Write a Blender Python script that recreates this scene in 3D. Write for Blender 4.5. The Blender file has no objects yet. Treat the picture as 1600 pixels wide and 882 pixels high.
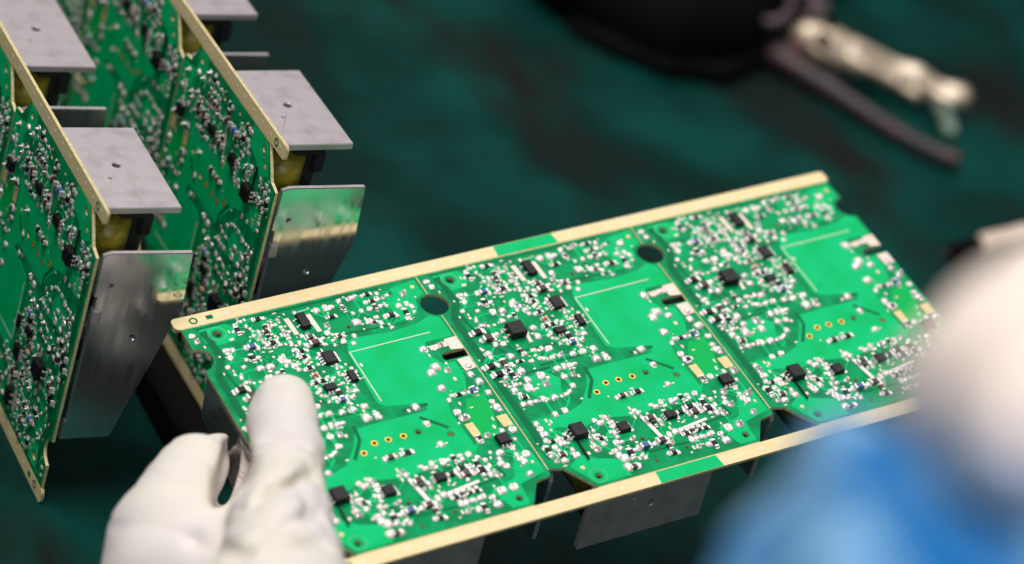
import bpy, bmesh, math, random
import numpy as np
from mathutils import Matrix, Vector
random.seed(7); rng = np.random.default_rng(7)
S = bpy.context.scene
COL = S.collection

# ------------------------------------------------------------------ camera
CAMPOS = Vector((-19.1314, -39.0942, 33.7815))
RIGHT = Vector((0.86117854, -0.42651414, 0.27650896))
UP = Vector((0.02513224, 0.57904798, 0.81490601))
FWD = Vector((0.50768089, 0.69483028, -0.50938295))
cd = bpy.data.cameras.new('camera'); cam = bpy.data.objects.new('camera', cd); COL.objects.link(cam)
M = Matrix.Identity(4)
for i in range(3):
    M[i][0] = RIGHT[i]; M[i][1] = UP[i]; M[i][2] = -FWD[i]; M[i][3] = CAMPOS[i]
cam.matrix_world = M
cd.sensor_width = 36.0; cd.lens = 36.0*4200/1600
cd.clip_start = 1.0; cd.clip_end = 2000
cd.dof.use_dof = True; cd.dof.focus_distance = 53.0; cd.dof.aperture_fstop = 0.0945/1.15
cd.dof.aperture_blades = 7
S.camera = cam
# ------------------------------------------------------------------ light (an indoor workbench: overhead lamp, added fill and reflection lamps, dim room)
w = bpy.data.worlds.new('World'); S.world = w; w.use_nodes = True
bg = w.node_tree.nodes['Background']; bg.inputs[0].default_value = (0.80, 0.86, 0.95, 1); bg.inputs[1].default_value = 0.07
def area(name, loc, target, sx, sy, power, col):
    l = bpy.data.lights.new(name, 'AREA'); l.shape = 'RECTANGLE'; l.size = sx; l.size_y = sy; l.energy = power; l.color = col
    o = bpy.data.objects.new(name, l); COL.objects.link(o); o.location = loc
    o.rotation_euler = (Vector(target)-Vector(loc)).to_track_quat('-Z', 'Y').to_euler(); return o
area('ceiling_lamp', (-25, 5, 120), (6, 0, 4), 90, 26, 128000, (1.0, 0.965, 0.93))
area('front_fill_lamp', (-30, -95, 62), (6, 0, 4), 60, 30, 27000, (0.95, 0.97, 1.0))  # added unseen front fill, brightens end plates, gloves and sleeve
area('rear_reflection_lamp', (42, 58, 104), (9, -3, 5), 85, 60, 44000, (1.0, 0.985, 0.97))  # unseen panel at the mirror angle, added to whiten flat solder pads
S.view_settings.view_transform = 'Standard'; S.view_settings.look = 'None'
S.view_settings.exposure = 0; S.view_settings.gamma = 1; S.view_settings.use_curve_mapping = False
S.render.engine = 'CYCLES'; S.cycles.use_denoising = True; S.cycles.max_bounces = 6
S.cycles.caustics_reflective = False; S.cycles.caustics_refractive = False; S.cycles.sample_clamp_indirect = 4

def c2w(px, py, z):                 # image ray and distance (mm) -> place on the bench (cm); used for finding coordinates only
    z = z/10; return CAMPOS + RIGHT*((px-800)/4200*z) - UP*((py-441)/4200*z) + FWD*z

# ------------------------------------------------------------------ materials
def mat(name, col, rough=0.5, metal=0.0, noise=None, bump=None, coat=0.0, spec=0.5):
    m = bpy.data.materials.new(name); m.use_nodes = True; nt = m.node_tree; b = nt.nodes['Principled BSDF']
    b.inputs['Base Color'].default_value = (*col, 1); b.inputs['Roughness'].default_value = rough
    b.inputs['Metallic'].default_value = metal; b.inputs['Coat Weight'].default_value = coat
    b.inputs['Specular IOR Level'].default_value = spec; b.inputs['Coat Roughness'].default_value = 0.12
    tc = nt.nodes.new('ShaderNodeTexCoord')
    def tex(scale, detail, stretch=(1, 1, 1)):
        scale *= TEXK
        mp = nt.nodes.new('ShaderNodeMapping'); mp.inputs['Scale'].default_value = stretch
        nt.links.new(tc.outputs['Object'], mp.inputs[0])
        n = nt.nodes.new('ShaderNodeTexNoise'); n.inputs['Scale'].default_value = scale; n.inputs['Detail'].default_value = detail
        nt.links.new(mp.outputs[0], n.inputs['Vector']); return n
    if noise:                        # (scale, other colour, lo, hi, stretch, roughness delta)
        sc, c2, lo, hi, st, dr = noise
        n = tex(sc, 5, st); r = nt.nodes.new('ShaderNodeMapRange'); r.inputs[1].default_value = lo; r.inputs[2].default_value = hi
        nt.links.new(n.outputs['Fac'], r.inputs[0])
        mx = nt.nodes.new('ShaderNodeMix'); mx.data_type = 'RGBA'; mx.inputs[6].default_value = (*col, 1); mx.inputs[7].default_value = (*c2, 1)
        nt.links.new(r.outputs[0], mx.inputs[0]); nt.links.new(mx.outputs[2], b.inputs['Base Color'])
        if dr:
            r2 = nt.nodes.new('ShaderNodeMapRange'); r2.inputs[3].default_value = rough; r2.inputs[4].default_value = rough+dr
            nt.links.new(r.outputs[0], r2.inputs[0]); nt.links.new(r2.outputs[0], b.inputs['Roughness'])
    if bump:                         # (scale, strength, distance, stretch)
        n = tex(bump[0], 4, bump[3]); bp = nt.nodes.new('ShaderNodeBump'); bp.inputs['Strength'].default_value = bump[1]; bp.inputs['Distance'].default_value = bump[2]
        nt.links.new(n.outputs['Fac'], bp.inputs['Height']); nt.links.new(bp.outputs[0], b.inputs['Normal'])
    return m
I3 = (1, 1, 1); TEXK = 0.1          # the panels are modelled in millimetres
MASK = mat('solder_mask', (0.0, 0.24, 0.078), 0.36, noise=(2.2, (0.0, 0.36, 0.12), 0.42, 0.6, I3, 0.05), bump=(14, 0.15, 0.01, I3), spec=0.06)
MASKB = mat('solder_mask_over_copper', (0.0, 0.58, 0.20), 0.36, noise=(1.3, (0.0, 0.52, 0.145), 0.42, 0.62, I3, 0.05), bump=(14, 0.12, 0.01, I3), spec=0.06)
MASKD = mat('solder_mask_dark', (0.0, 0.165, 0.06), 0.34, spec=0.06)
MASKP = mat('solder_mask_plane', (0.0, 0.48, 0.10), 0.34, spec=0.06)
FR4 = mat('bare_laminate', (0.94, 0.76, 0.42), 0.5, noise=(5, (0.90, 0.71, 0.37), 0.4, 0.65, (0.3, 2, 1), 0.05), bump=(20, 0.06, 0.004, I3))
FR4E = mat('laminate_edge', (0.80, 0.68, 0.36), 0.7, noise=(22, (0.5, 0.42, 0.2), 0.4, 0.65, I3, 0))
TIN = mat('solder_tin', (0.88, 0.82, 0.81), 0.27, 0.5, bump=(30, 0.35, 0.02, I3))
TINR = mat('dull_tin', (0.88, 0.79, 0.76), 0.36, 0.25, bump=(26, 0.3, 0.02, I3))
PAD = mat('bare_pad', (0.80, 0.60, 0.50), 0.38, 0.35, noise=(12, (0.86, 0.72, 0.64), 0.4, 0.6, I3, 0.1))
DOTM = mat('worn_tinned_dot', (0.90, 0.80, 0.66), 0.55, 0.1)
GOLD = mat('gold_plating', (0.78, 0.42, 0.07), 0.35, 0.7)
COPY = mat('yellow_pad', (0.82, 0.60, 0.24), 0.45, 0.15, noise=(10, (0.85, 0.66, 0.34), 0.4, 0.6, I3, 0))
BLK = mat('chip_plastic', (0.006, 0.005, 0.007), 0.36, noise=(30, (0.016, 0.013, 0.016), 0.45, 0.6, I3, 0.15), bump=(60, 0.15, 0.004, I3), spec=0.25)
BRN = mat('chip_ceramic', (0.055, 0.022, 0.014), 0.42)
BLUE = mat('chip_blue', (0.05, 0.11, 0.30), 0.4)
ORG = mat('chip_orange', (0.80, 0.20, 0.05), 0.45)
SILK = mat('silk_print', (0.62, 0.80, 0.62), 0.6)
SILKR = mat('faded_silk_print', (0.10, 0.58, 0.30), 0.6)
ALU = mat('brushed_aluminium', (0.53, 0.475, 0.49), 0.40, 0.45, noise=(2.2, (0.36, 0.32, 0.33), 0.46, 0.72, (1, 2.2, 1), 0.12), bump=(2.5, 0.10, 0.02, (1, 5, 1)))
ALUV = mat('polished_aluminium', (0.76, 0.745, 0.75), 0.10, 0.90, noise=(2.2, (0.68, 0.67, 0.67), 0.40, 0.66, (1, .16, 3), 0.16), bump=(4, 0.05, 0.02, (1, .12, 6)))
TAPE = mat('yellow_tape', (0.34, 0.29, 0.02), 0.28, noise=(5, (0.20, 0.18, 0.02), 0.4, 0.6, I3, 0.1), bump=(8, 0.5, 0.03, I3))
FERR = mat('ferrite', (0.02, 0.02, 0.022), 0.5, bump=(20, 0.3, 0.01, I3))
TEXK = 1.0
GLOVEB = mat('warm_glove_knit', (0.93, 0.79, 0.70), 0.9, noise=(0.6, (0.90, 0.76, 0.70), 0.4, 0.65, I3, 0), spec=0.15)  # lighter, warmer copy of the same glove knit
GLOVE = mat('glove_knit', (0.85, 0.785, 0.775), 0.85, noise=(0.7, (0.88, 0.82, 0.71), 0.4, 0.65, I3, 0), spec=0.2)
SLEEVE = mat('blue_cloth', (0.0, 0.14, 0.42), 0.8, noise=(0.62, (0.24, 0.47, 0.70), 0.44, 0.62, I3, 0), bump=(3, 0.5, 0.1, I3), spec=0.2)  # fold highlights and shade painted in as two blues
BLACKR = mat('black_rubber', (0.004, 0.004, 0.004), 0.8, spec=0.08)
RING = mat('dull_ring', (0.10, 0.065, 0.07), 0.45)
BEIGE = mat('beige_handle', (0.82, 0.64, 0.52), 0.5)
PALE = mat('pale_metal', (0.84, 0.70, 0.55), 0.32, 0.45, noise=(1.6, (0.55, 0.42, 0.30), 0.4, 0.6, I3, 0.2), bump=(2.5, 0.5, 0.1, I3))
DARKA = mat('dark_handle', (0.05, 0.035, 0.037), 0.5, noise=(0.8, (0.10, 0.04, 0.042), 0.45, 0.6, I3, 0))
CLIP = mat('pale_green_plastic', (0.30, 0.40, 0.32), 0.4)
def mat_fabric(m):                   # knit rib relief on the glove
    nt = m.node_tree; b = nt.nodes['Principled BSDF']; tc = nt.nodes.new('ShaderNodeTexCoord')
    wv = nt.nodes.new('ShaderNodeTexWave'); wv.inputs['Scale'].default_value = 9; wv.inputs['Distortion'].default_value = 1.5
    nz = nt.nodes.new('ShaderNodeTexNoise'); nz.inputs['Scale'].default_value = 26; nz.inputs['Detail'].default_value = 4
    ad = nt.nodes.new('ShaderNodeMath'); ad.operation = 'ADD'
    nt.links.new(tc.outputs['Object'], wv.inputs['Vector']); nt.links.new(tc.outputs['Object'], nz.inputs['Vector'])
    nt.links.new(wv.outputs['Fac'], ad.inputs[0]); nt.links.new(nz.outputs['Fac'], ad.inputs[1])
    bp = nt.nodes.new('ShaderNodeBump'); bp.inputs['Strength'].default_value = 0.40; bp.inputs['Distance'].default_value = 0.02
    nt.links.new(ad.outputs[0], bp.inputs['Height']); nt.links.new(bp.outputs[0], b.inputs['Normal'])
mat_fabric(GLOVE); mat_fabric(GLOVEB)
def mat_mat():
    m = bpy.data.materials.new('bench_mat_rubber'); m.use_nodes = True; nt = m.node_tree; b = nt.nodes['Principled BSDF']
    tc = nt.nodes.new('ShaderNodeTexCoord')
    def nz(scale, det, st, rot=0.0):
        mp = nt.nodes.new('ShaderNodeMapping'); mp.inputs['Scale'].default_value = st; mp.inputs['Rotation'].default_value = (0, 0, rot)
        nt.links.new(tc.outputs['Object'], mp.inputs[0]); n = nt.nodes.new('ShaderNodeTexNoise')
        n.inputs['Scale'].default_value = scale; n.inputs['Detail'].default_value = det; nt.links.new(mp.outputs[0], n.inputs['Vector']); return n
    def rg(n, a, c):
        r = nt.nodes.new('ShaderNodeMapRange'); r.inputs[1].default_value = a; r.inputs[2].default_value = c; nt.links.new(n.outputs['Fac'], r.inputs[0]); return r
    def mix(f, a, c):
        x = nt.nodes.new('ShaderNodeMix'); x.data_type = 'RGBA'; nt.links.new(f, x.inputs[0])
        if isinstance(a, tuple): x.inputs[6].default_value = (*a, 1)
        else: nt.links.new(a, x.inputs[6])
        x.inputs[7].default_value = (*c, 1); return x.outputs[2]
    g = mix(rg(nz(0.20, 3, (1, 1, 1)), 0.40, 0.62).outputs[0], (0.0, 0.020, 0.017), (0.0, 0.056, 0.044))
    g = mix(rg(nz(0.26, 4, (1, 0.55, 1), 0.5), 0.50, 0.68).outputs[0], g, (0.008, 0.011, 0.009))     # mottled reflections painted into both colour mixes, brown-black here
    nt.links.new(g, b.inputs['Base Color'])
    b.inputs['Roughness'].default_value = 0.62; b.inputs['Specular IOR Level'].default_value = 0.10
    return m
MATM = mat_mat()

# ------------------------------------------------------------------ helpers
def mesh_obj(name, me, mats, parent=None, loc=None):
    for m in (mats if isinstance(mats, (list, tuple)) else [mats]):
        if len(me.materials) < (len(mats) if isinstance(mats, (list, tuple)) else 1): me.materials.append(m)
    o = bpy.data.objects.new(name, me); COL.objects.link(o)
    if parent: o.parent = parent
    if loc is not None: o.location = loc
    return o
def empty(name, parent=None, loc=(0, 0, 0)):
    o = bpy.data.objects.new(name, None); COL.objects.link(o); o.location = loc; o.empty_display_size = .5
    if parent: o.parent = parent
    return o
def tag(o, label=None, cat=None, group=None, kind=None):
    for k, v in (('label', label), ('category', cat), ('group', group), ('kind', kind)):
        if v: o[k] = v
    return o
def box(bm, c, s, bev=0.0, mi=0, rot=0.0, axis='Z'):
    r = bmesh.ops.create_cube(bm, size=1, matrix=Matrix.Translation(c) @ Matrix.Rotation(rot, 4, axis) @ Matrix.Diagonal((*s, 1)))
    fs = {f for v in r['verts'] for f in v.link_faces}
    for f in fs: f.material_index = mi
    if bev:
        es = {e for v in r['verts'] for e in v.link_edges}
        g = bmesh.ops.bevel(bm, geom=list(es), offset=bev, segments=1, affect='EDGES')
        for f in g['faces']: f.material_index = mi
def cyl(bm, c, r, h, mi=0, n=16, axis='Z', r2=None):
    rot = {'Z': Matrix.Identity(4), 'Y': Matrix.Rotation(math.pi/2, 4, 'X'), 'X': Matrix.Rotation(math.pi/2, 4, 'Y')}[axis]
    g = bmesh.ops.create_cone(bm, cap_ends=True, segments=n, radius1=r, radius2=r if r2 is None else r2, depth=h, matrix=Matrix.Translation(c) @ rot)
    for v in g['verts']:
        for f in v.link_faces: f.material_index = mi
def bm_mesh(bm, name, smooth=False):
    me = bpy.data.meshes.new(name); bm.normal_update(); bm.to_mesh(me); bm.free()
    if smooth:
        for p in me.polygons: p.use_smooth = True
    return me
def plate(name, loops, z0, z1, side_slot=True):
    """solid plate from 2-D outline + hole loops (x, y), between z0 and z1"""
    cu = bpy.data.curves.new(name, 'CURVE'); cu.dimensions = '2D'; cu.fill_mode = 'BOTH'; cu.extrude = abs(z1-z0)/2
    for lp in loops:
        sp = cu.splines.new('POLY'); sp.points.add(len(lp)-1); sp.use_cyclic_u = True
        for i, (x, y) in enumerate(lp): sp.points[i].co = (x, y, 0, 1)
    ob = bpy.data.objects.new('plate_outline', cu); COL.objects.link(ob)
    dg = bpy.context.evaluated_depsgraph_get(); me = bpy.data.meshes.new_from_object(ob.evaluated_get(dg))
    bpy.data.objects.remove(ob); bpy.data.curves.remove(cu)
    me.name = name; me.materials.clear()
    bm = bmesh.new(); bm.from_mesh(me); bmesh.ops.remove_doubles(bm, verts=bm.verts, dist=1e-5)
    bmesh.ops.recalc_face_normals(bm, faces=bm.faces)
    for v in bm.verts: v.co.z += (z0+z1)/2
    bm.normal_update()
    for f in bm.faces: f.material_index = 1 if (side_slot and abs(f.normal.z) < .5) else 0; f.smooth = False
    bm.to_mesh(me); bm.free()
    return me
def circ(x, y, r, n=20, a0=0, a1=2*math.pi):
    full = abs(a1-a0) > 6.28
    return [(x+r*math.cos(a0+(a1-a0)*i/(n if full else n-1)), y+r*math.sin(a0+(a1-a0)*i/(n if full else n-1))) for i in range(n)]
JOINTS=[(1.43,5.59,1.27),(1.75,7.29,1.36),(10.62,5.19,0.72),(9.7,6.91,0.82),(12.21,4.68,0.72),(13.09,4.45,0.72),(12.66,6.32,0.91),(13.13,7.21,0.72),(14.84,4.73,0.91),(16.78,5.2,0.91),(17.92,6.43,0.91),(19.46,6.4,0.91),(19.52,7.18,0.72),(19.22,8.59,0.91),(14.4,8.36,1.09),(13.01,9.17,1.09),(17.66,7.61,0.91),(14.48,9.25,1.09),(13.69,10.38,1.09),(14.31,11.31,1.27),(14.5,12.36,1.09),(15.72,13.24,1.09),(16.84,12.59,0.72),(17.07,10.43,0.72),(17.09,11.43,0.72),(19.07,10.42,1.09),(19.3,10.87,0.91),(19.32,11.87,0.91),(19.17,13.19,1.09),(19.04,13.77,0.91),(23.48,5.74,1.09),(27.25,6.26,0.72),(6.18,11.25,1.27),(7.49,11.42,1.09),(6.11,13.31,1.27),(10.13,11.74,1.45),(12.38,12.44,1.09),(8.86,14.79,1.09),(11.39,14.96,1.09),(4.51,15.61,1.09),(7.59,16.46,1.09),(15.52,16.38,1.09),(16.02,17.52,1.45),(17.22,19.12,1.45),(20.85,13.59,0.91),(18.99,15.24,1.09),(19.45,16.13,0.91),(21.64,14.58,0.91),(21.42,16.0,0.91),(20.29,18.36,0.91),(27.97,6.35,1.63),(30.1,5.85,1.09),(31.28,6.34,1.27),(30.4,6.71,1.09),(33.42,5.33,1.27),(33.45,7.51,1.45),(36.43,5.21,1.45),(37.36,4.98,0.91),(34.77,9.32,0.91),(36.67,9.26,1.09),(38.7,5.39,0.91),(38.6,7.29,1.09),(41.4,7.24,1.09),(38.49,9.18,1.27),(41.12,9.08,1.09),(42.29,9.44,0.91),(42.66,7.1,0.91),(41.95,5.59,1.09),(46.99,7.38,1.63),(29.09,8.85,0.91),(28.1,10.95,1.45),(34.22,11.82,1.81),(36.94,12.53,1.63),(38.93,13.52,1.09),(38.74,11.81,1.09),(40.83,11.94,1.09),(43.01,12.61,1.09),(44.72,10.05,1.45),(46.5,10.08,1.09),(47.13,11.04,1.09),(44.73,13.9,1.09),(46.96,12.66,0.91),(40.41,14.36,0.72),(40.49,15.4,1.09),(27.32,12.85,1.45),(28.97,13.86,1.09),(30.05,14.69,1.09),(29.34,16.1,1.27),(27.61,15.06,0.91),(32.17,15.22,1.09),(31.13,17.03,1.09),(24.27,13.65,1.09),(25.86,13.9,0.91),(25.54,15.67,0.91),(23.37,12.0,1.09),(22.17,12.26,0.91),(27.36,16.36,0.91),(23.25,17.65,0.8),(22.28,18.55,0.8),(21.81,20.21,0.8),(25.19,21.27,0.8),(24.81,22.36,0.8),(25.75,22.35,0.71),(24.62,23.5,0.8),(22.77,24.71,0.71),(22.07,23.89,0.8),(20.6,24.02,0.8),(19.38,24.53,0.8),(18.74,24.03,0.8),(18.96,25.28,0.71),(27.59,23.23,0.89),(26.41,24.06,0.8),(26.06,27.53,0.8),(25.88,28.66,0.89),(23.97,26.28,0.71),(21.19,29.53,0.8),(23.44,29.66,0.8),(22.83,31.53,0.8),(19.59,29.91,0.89),(18.9,27.04,0.8),(18.73,28.16,0.8),(19.86,18.7,0.8),(19.13,16.67,0.71),(19.64,17.43,0.71),(20.69,18.06,0.71),(10.46,17.73,1.63),(12.52,17.89,1.81),(15.33,17.06,1.45),(16.45,17.77,1.45),(17.51,20.31,1.09),(5.94,18.85,1.09),(11.05,20.58,1.63),(13.19,19.92,1.09),(6.17,20.49,0.91),(7.07,20.53,1.09),(7.62,21.07,0.91),(9.73,23.18,1.09),(7.37,23.75,1.27),(8.23,23.54,1.09),(4.08,24.37,0.72),(6.47,26.09,1.45),(8.11,26.49,1.45),(16.24,24.28,1.63),(16.0,26.73,1.63),(18.9,20.87,1.09),(20.04,23.9,0.91),(18.35,27.24,1.09),(19.13,26.52,0.91),(21.2,30.55,0.91),(20.7,29.43,0.91),(24.34,30.35,1.09),(25.71,28.97,1.27),(24.36,28.67,1.09),(23.25,31.92,0.91),(25.38,33.32,1.63),(22.89,33.37,1.63),(20.55,33.33,1.63),(17.99,32.87,1.45),(15.85,33.01,1.27),(16.52,30.49,1.63),(15.09,30.03,1.09),(13.22,30.03,1.27),(14.15,32.7,1.09),(13.36,32.45,1.09),(10.82,30.33,1.63),(7.81,30.07,1.81),(3.75,28.06,1.63),(3.8,29.14,1.09),(11.24,32.59,1.09),(0.87,31.36,1.09),(4.26,31.52,1.09),(6.71,32.07,1.09),(7.12,32.68,0.91),(4.33,33.41,1.09),(1.81,34.0,1.09),(3.93,35.15,1.27),(6.54,35.06,0.91),(7.81,34.42,1.81),(7.91,36.91,1.63),(3.06,36.72,1.45),(4.82,37.52,1.27),(3.91,38.84,1.63),(4.45,40.17,1.27),(7.02,39.17,2.17),(7.74,39.86,1.09),(3.78,42.71,1.45),(5.39,42.77,1.27),(6.63,42.84,1.09),(8.4,42.62,1.63),(8.65,43.16,0.91),(10.74,43.04,1.81),(12.58,43.06,1.09),(13.52,43.02,1.09),(14.59,42.45,1.09),(16.0,41.28,1.45),(11.07,36.88,1.99),(10.92,39.28,1.81),(15.35,36.04,1.63),(16.92,36.07,1.09),(18.26,36.03,1.45),(19.38,36.04,1.09),(17.96,36.88,0.91),(15.51,38.55,1.63),(17.53,38.62,1.45),(8.61,47.14,1.45),(10.95,46.89,1.45),(43.69,22.81,1.81),(44.04,23.55,1.09),(47.6,22.9,1.45),(50.3,29.87,1.27),(43.7,28.05,2.17),(42.22,29.19,1.99),(45.61,29.76,1.63),(49.58,32.0,1.63),(50.32,34.33,1.99),(42.14,33.7,1.99),(43.3,36.14,1.09),(45.97,36.26,1.09),(48.91,35.97,0.91),(46.92,36.32,0.91),(42.12,37.1,1.09),(50.65,37.63,1.45),(24.43,36.12,2.17),(26.7,36.14,1.63),(27.04,36.84,1.09),(34.86,36.6,1.81),(34.99,41.19,1.45),(35.03,47.0,1.45),(22.9,47.13,1.27),(25.41,47.02,1.09),(28.53,47.34,0.72),(24.45,51.34,1.45),(24.81,52.14,1.27),(28.57,51.07,1.09),(29.28,51.77,1.27),(30.9,51.14,1.09),(31.28,52.08,0.91),(33.25,51.34,1.63),(34.51,51.16,1.09),(37.18,50.87,1.09),(38.96,51.1,1.45),(37.18,51.81,1.09),(42.11,40.48,1.63),(42.63,42.33,1.99),(42.88,48.37,1.63),(44.75,48.03,1.45),(40.3,52.36,1.09),(41.38,53.42,1.09),(34.72,54.25,1.09),(36.42,54.58,0.91),(38.18,54.23,0.91),(50.13,40.08,1.32),(50.35,41.56,1.84),(50.51,42.67,1.05),(50.41,48.05,1.84),(48.21,47.68,1.32),(49.54,50.54,1.05),(45.06,52.68,1.84),(44.08,54.24,1.32),(43.81,55.34,1.58),(44.51,56.24,1.58),(47.95,52.6,1.18),(47.96,54.14,1.05),(48.04,55.36,1.58),(49.82,54.58,1.84),(48.5,56.19,1.58),(47.99,59.42,1.58),(45.9,60.92,1.58),(41.13,55.34,1.05),(41.73,57.73,1.32),(40.55,57.17,1.32),(41.77,56.56,0.79),(34.59,54.87,1.05),(37.83,55.26,1.05),(35.69,56.91,1.05),(40.44,55.11,0.79),(39.16,56.71,1.05),(32.07,56.05,0.79),(27.96,55.35,1.32),(28.03,56.37,1.05),(27.0,60.32,1.05),(27.89,59.3,1.32),(29.53,58.86,1.58),(30.84,58.96,1.32),(32.07,59.2,1.05),(33.55,59.03,1.05),(34.87,59.14,1.05),(36.19,59.24,1.05),(31.54,61.84,1.32),(32.85,61.94,1.32),(34.25,61.92,1.32),(35.65,61.89,1.32),(36.68,61.57,1.05),(38.03,62.51,1.32),(40.59,61.54,1.97),(43.31,61.44,1.97),(38.23,64.4,1.97),(34.2,64.21,1.58),(31.93,64.1,1.32),(27.18,61.37,1.32),(25.35,63.7,1.32),(27.13,64.13,1.05),(23.85,60.58,1.32),(22.62,60.83,1.05),(20.1,63.23,1.05),(3.65,48.23,1.38),(3.65,49.82,1.58),(3.76,51.2,1.58),(11.23,50.98,1.18),(7.67,52.5,0.79),(7.84,53.78,0.99),(6.09,54.41,1.58),(6.01,53.17,1.38),(3.23,52.85,1.18),(4.1,54.96,1.38),(1.73,54.65,0.99),(2.16,56.84,1.18),(4.39,56.03,0.99),(4.2,58.61,1.58),(2.68,58.34,1.18),(7.07,56.68,1.18),(7.18,58.05,1.58),(12.4,53.46,0.99),(13.67,53.52,0.99),(12.25,54.76,0.99),(13.83,54.8,0.99),(13.89,57.27,1.38),(15.15,55.97,0.79),(11.87,56.1,0.99),(11.9,57.09,1.18),(11.93,58.07,1.77),(15.36,51.12,1.38),(16.01,52.08,1.58),(17.65,51.0,1.18),(18.14,51.54,1.18),(18.25,52.57,1.18),(18.06,53.74,1.18),(17.55,55.3,1.18),(21.38,55.83,0.79),(16.77,54.92,0.79),(17.46,56.5,0.99),(16.56,57.67,1.38),(17.57,58.01,1.18),(20.02,57.96,1.18),(15.03,59.59,1.18),(16.56,59.38,1.18),(15.27,60.89,1.77),(16.08,61.89,1.97),(17.75,62.45,1.18),(19.17,60.74,1.18),(20.33,60.15,1.18),(15.5,64.22,1.97),(17.51,64.54,1.58),(19.79,62.4,0.99)]
CHIPS=[(10.55,6.92,1.09),(15.62,5.22,1.0),(15.72,8.89,0.91),(15.68,10.37,0.91),(15.7,12.24,1.09),(11.25,12.09,1.09),(10.15,14.82,1.27),(20.17,15.86,0.72),(20.0,17.53,0.72),(16.17,7.9,0.82),(39.82,5.34,1.09),(39.96,7.32,0.72),(39.79,9.32,0.82),(30.14,9.05,1.18),(41.92,12.28,1.09),(45.17,12.5,1.09),(29.1,14.65,0.91),(37.65,13.0,0.91),(33.45,7.51,0.72),(23.56,15.01,1.6),(19.65,20.74,1.06),(22.2,28.97,1.24),(21.94,30.65,1.06),(23.43,13.14,0.98),(14.27,20.02,0.72),(4.41,22.21,1.54),(5.66,24.52,1.72),(19.89,20.44,0.72),(19.06,24.81,0.91),(20.61,24.57,0.91),(10.41,29.72,0.72),(8.98,31.98,0.72),(2.45,31.64,1.45),(5.41,31.77,1.27),(5.37,33.52,0.91),(2.98,34.03,1.45),(5.6,35.11,1.09),(4.8,41.21,0.91),(44.59,36.43,1.09),(47.89,36.51,1.09),(24.02,47.15,1.09),(27.66,47.06,1.45),(35.66,51.31,0.91),(35.89,54.12,1.32),(35.95,55.82,1.32),(39.28,54.05,1.32),(39.33,55.76,1.32),(26.3,54.47,1.32),(26.52,55.71,1.05),(33.27,54.77,1.05),(31.39,60.3,0.92),(32.87,60.13,0.92),(34.5,60.18,0.92),(35.9,60.15,0.92),(26.06,62.3,1.05),(26.14,63.96,1.18),(21.36,60.67,1.32),(35.42,64.45,1.1),(25.42,60.45,1.32),(4.36,53.47,0.99),(2.27,55.44,1.18),(4.39,57.23,0.99),(14.02,55.84,0.99),(17.77,61.24,1.18),(7.17,53.56,0.79),(16.52,64.69,0.99),(42.92,48.21,1.18),(42.77,42.28,0.95)]
# ------------------------------------------------------------------ bench
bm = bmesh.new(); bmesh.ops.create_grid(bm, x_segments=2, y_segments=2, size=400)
floor = mesh_obj('bench_surface', bm_mesh(bm, 'bench_surface'), MATM); tag(floor, 'dark green anti-static bench mat with painted mottled reflections', kind='structure')

# ------------------------------------------------------------------ the circuit panel: three boards between two break-off rails
# panel frame: x = u (along), y = v (across), z = n (towards the component side); millimetres here, scaled to cm by the root
P = 52.0; VR0 = 3.25; VR1 = 66.85; H = 70.1; TH = 0.65
def board_outline():
    g = 0.13
    o = [(g, VR0+g), (P-g, VR0+g)]
    o += circ(P, 12, 3.0, 13, math.radians(-92), math.radians(-268))
    o += [(P-g, 25.0), (46.9, 25.0), (46.5, 25.4), (46.5, 26.6), (46.9, 27.0), (P-g, 27.0)]
    o += [(P-g, 60.6), (51.4, 61.2), (48.4, 61.6), (48.0, 62.1), (44.9, VR1-g), (7.1, VR1-g), (3.0, 60.3), (g, 59.5)]
    o += circ(0, 12, 3.0, 13, math.radians(88), math.radians(-88))
    return o
HOLES = [(6.4, 6.5, .85), (43.0, 64.3, .62), (8.7, 64.3, .62), (32.3, 12.5, .5), (44.4, 6.3, .5), (38.2, 45.2, .5), (32.4, 42.7, .55), (22.2, 58.5, .5), (29.7, 63.3, .45), (21.9, 64.5, .4)]
GHOLES = [(19.8, 44.4), (22.9, 42.7), (25.9, 42.7), (29.1, 42.8)]
me_board = plate('circuit_board', [board_outline()]+[circ(x, y, r, 14) for x, y, r in HOLES]+[circ(x, y, .42, 12) for x, y in GHOLES], 0, TH)
def strip_poly(bm, pts, z, h, mi=0):
    """raised flat island with short side walls (its face looks to -z, out of the board)"""
    top = [bm.verts.new((x, y, z-h)) for x, y in pts]; bot = [bm.verts.new((x, y, z+0.01)) for x, y in pts]
    n = len(pts)
    try:
        f = bm.faces.new(top); f.material_index = mi
    except ValueError: return
    for i in range(n):
        f = bm.faces.new((top[i], top[(i+1) % n], bot[(i+1) % n], bot[i])); f.material_index = mi
def line_strip(bm, a, b, w, z, h, mi=0):
    d = Vector((b[0]-a[0], b[1]-a[1]));
    if d.length < 1e-4: return
    d.normalize(); n = Vector((-d.y, d.x))*w/2
    strip_poly(bm, [(a[0]+n.x, a[1]+n.y), (b[0]+n.x, b[1]+n.y), (b[0]-n.x, b[1]-n.y), (a[0]-n.x, a[1]-n.y)], z, h, mi)
def tri(bm):
    bmesh.ops.triangulate(bm, faces=[f for f in bm.faces if len(f.verts) > 4]); bmesh.ops.recalc_face_normals(bm, faces=bm.faces)
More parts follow.
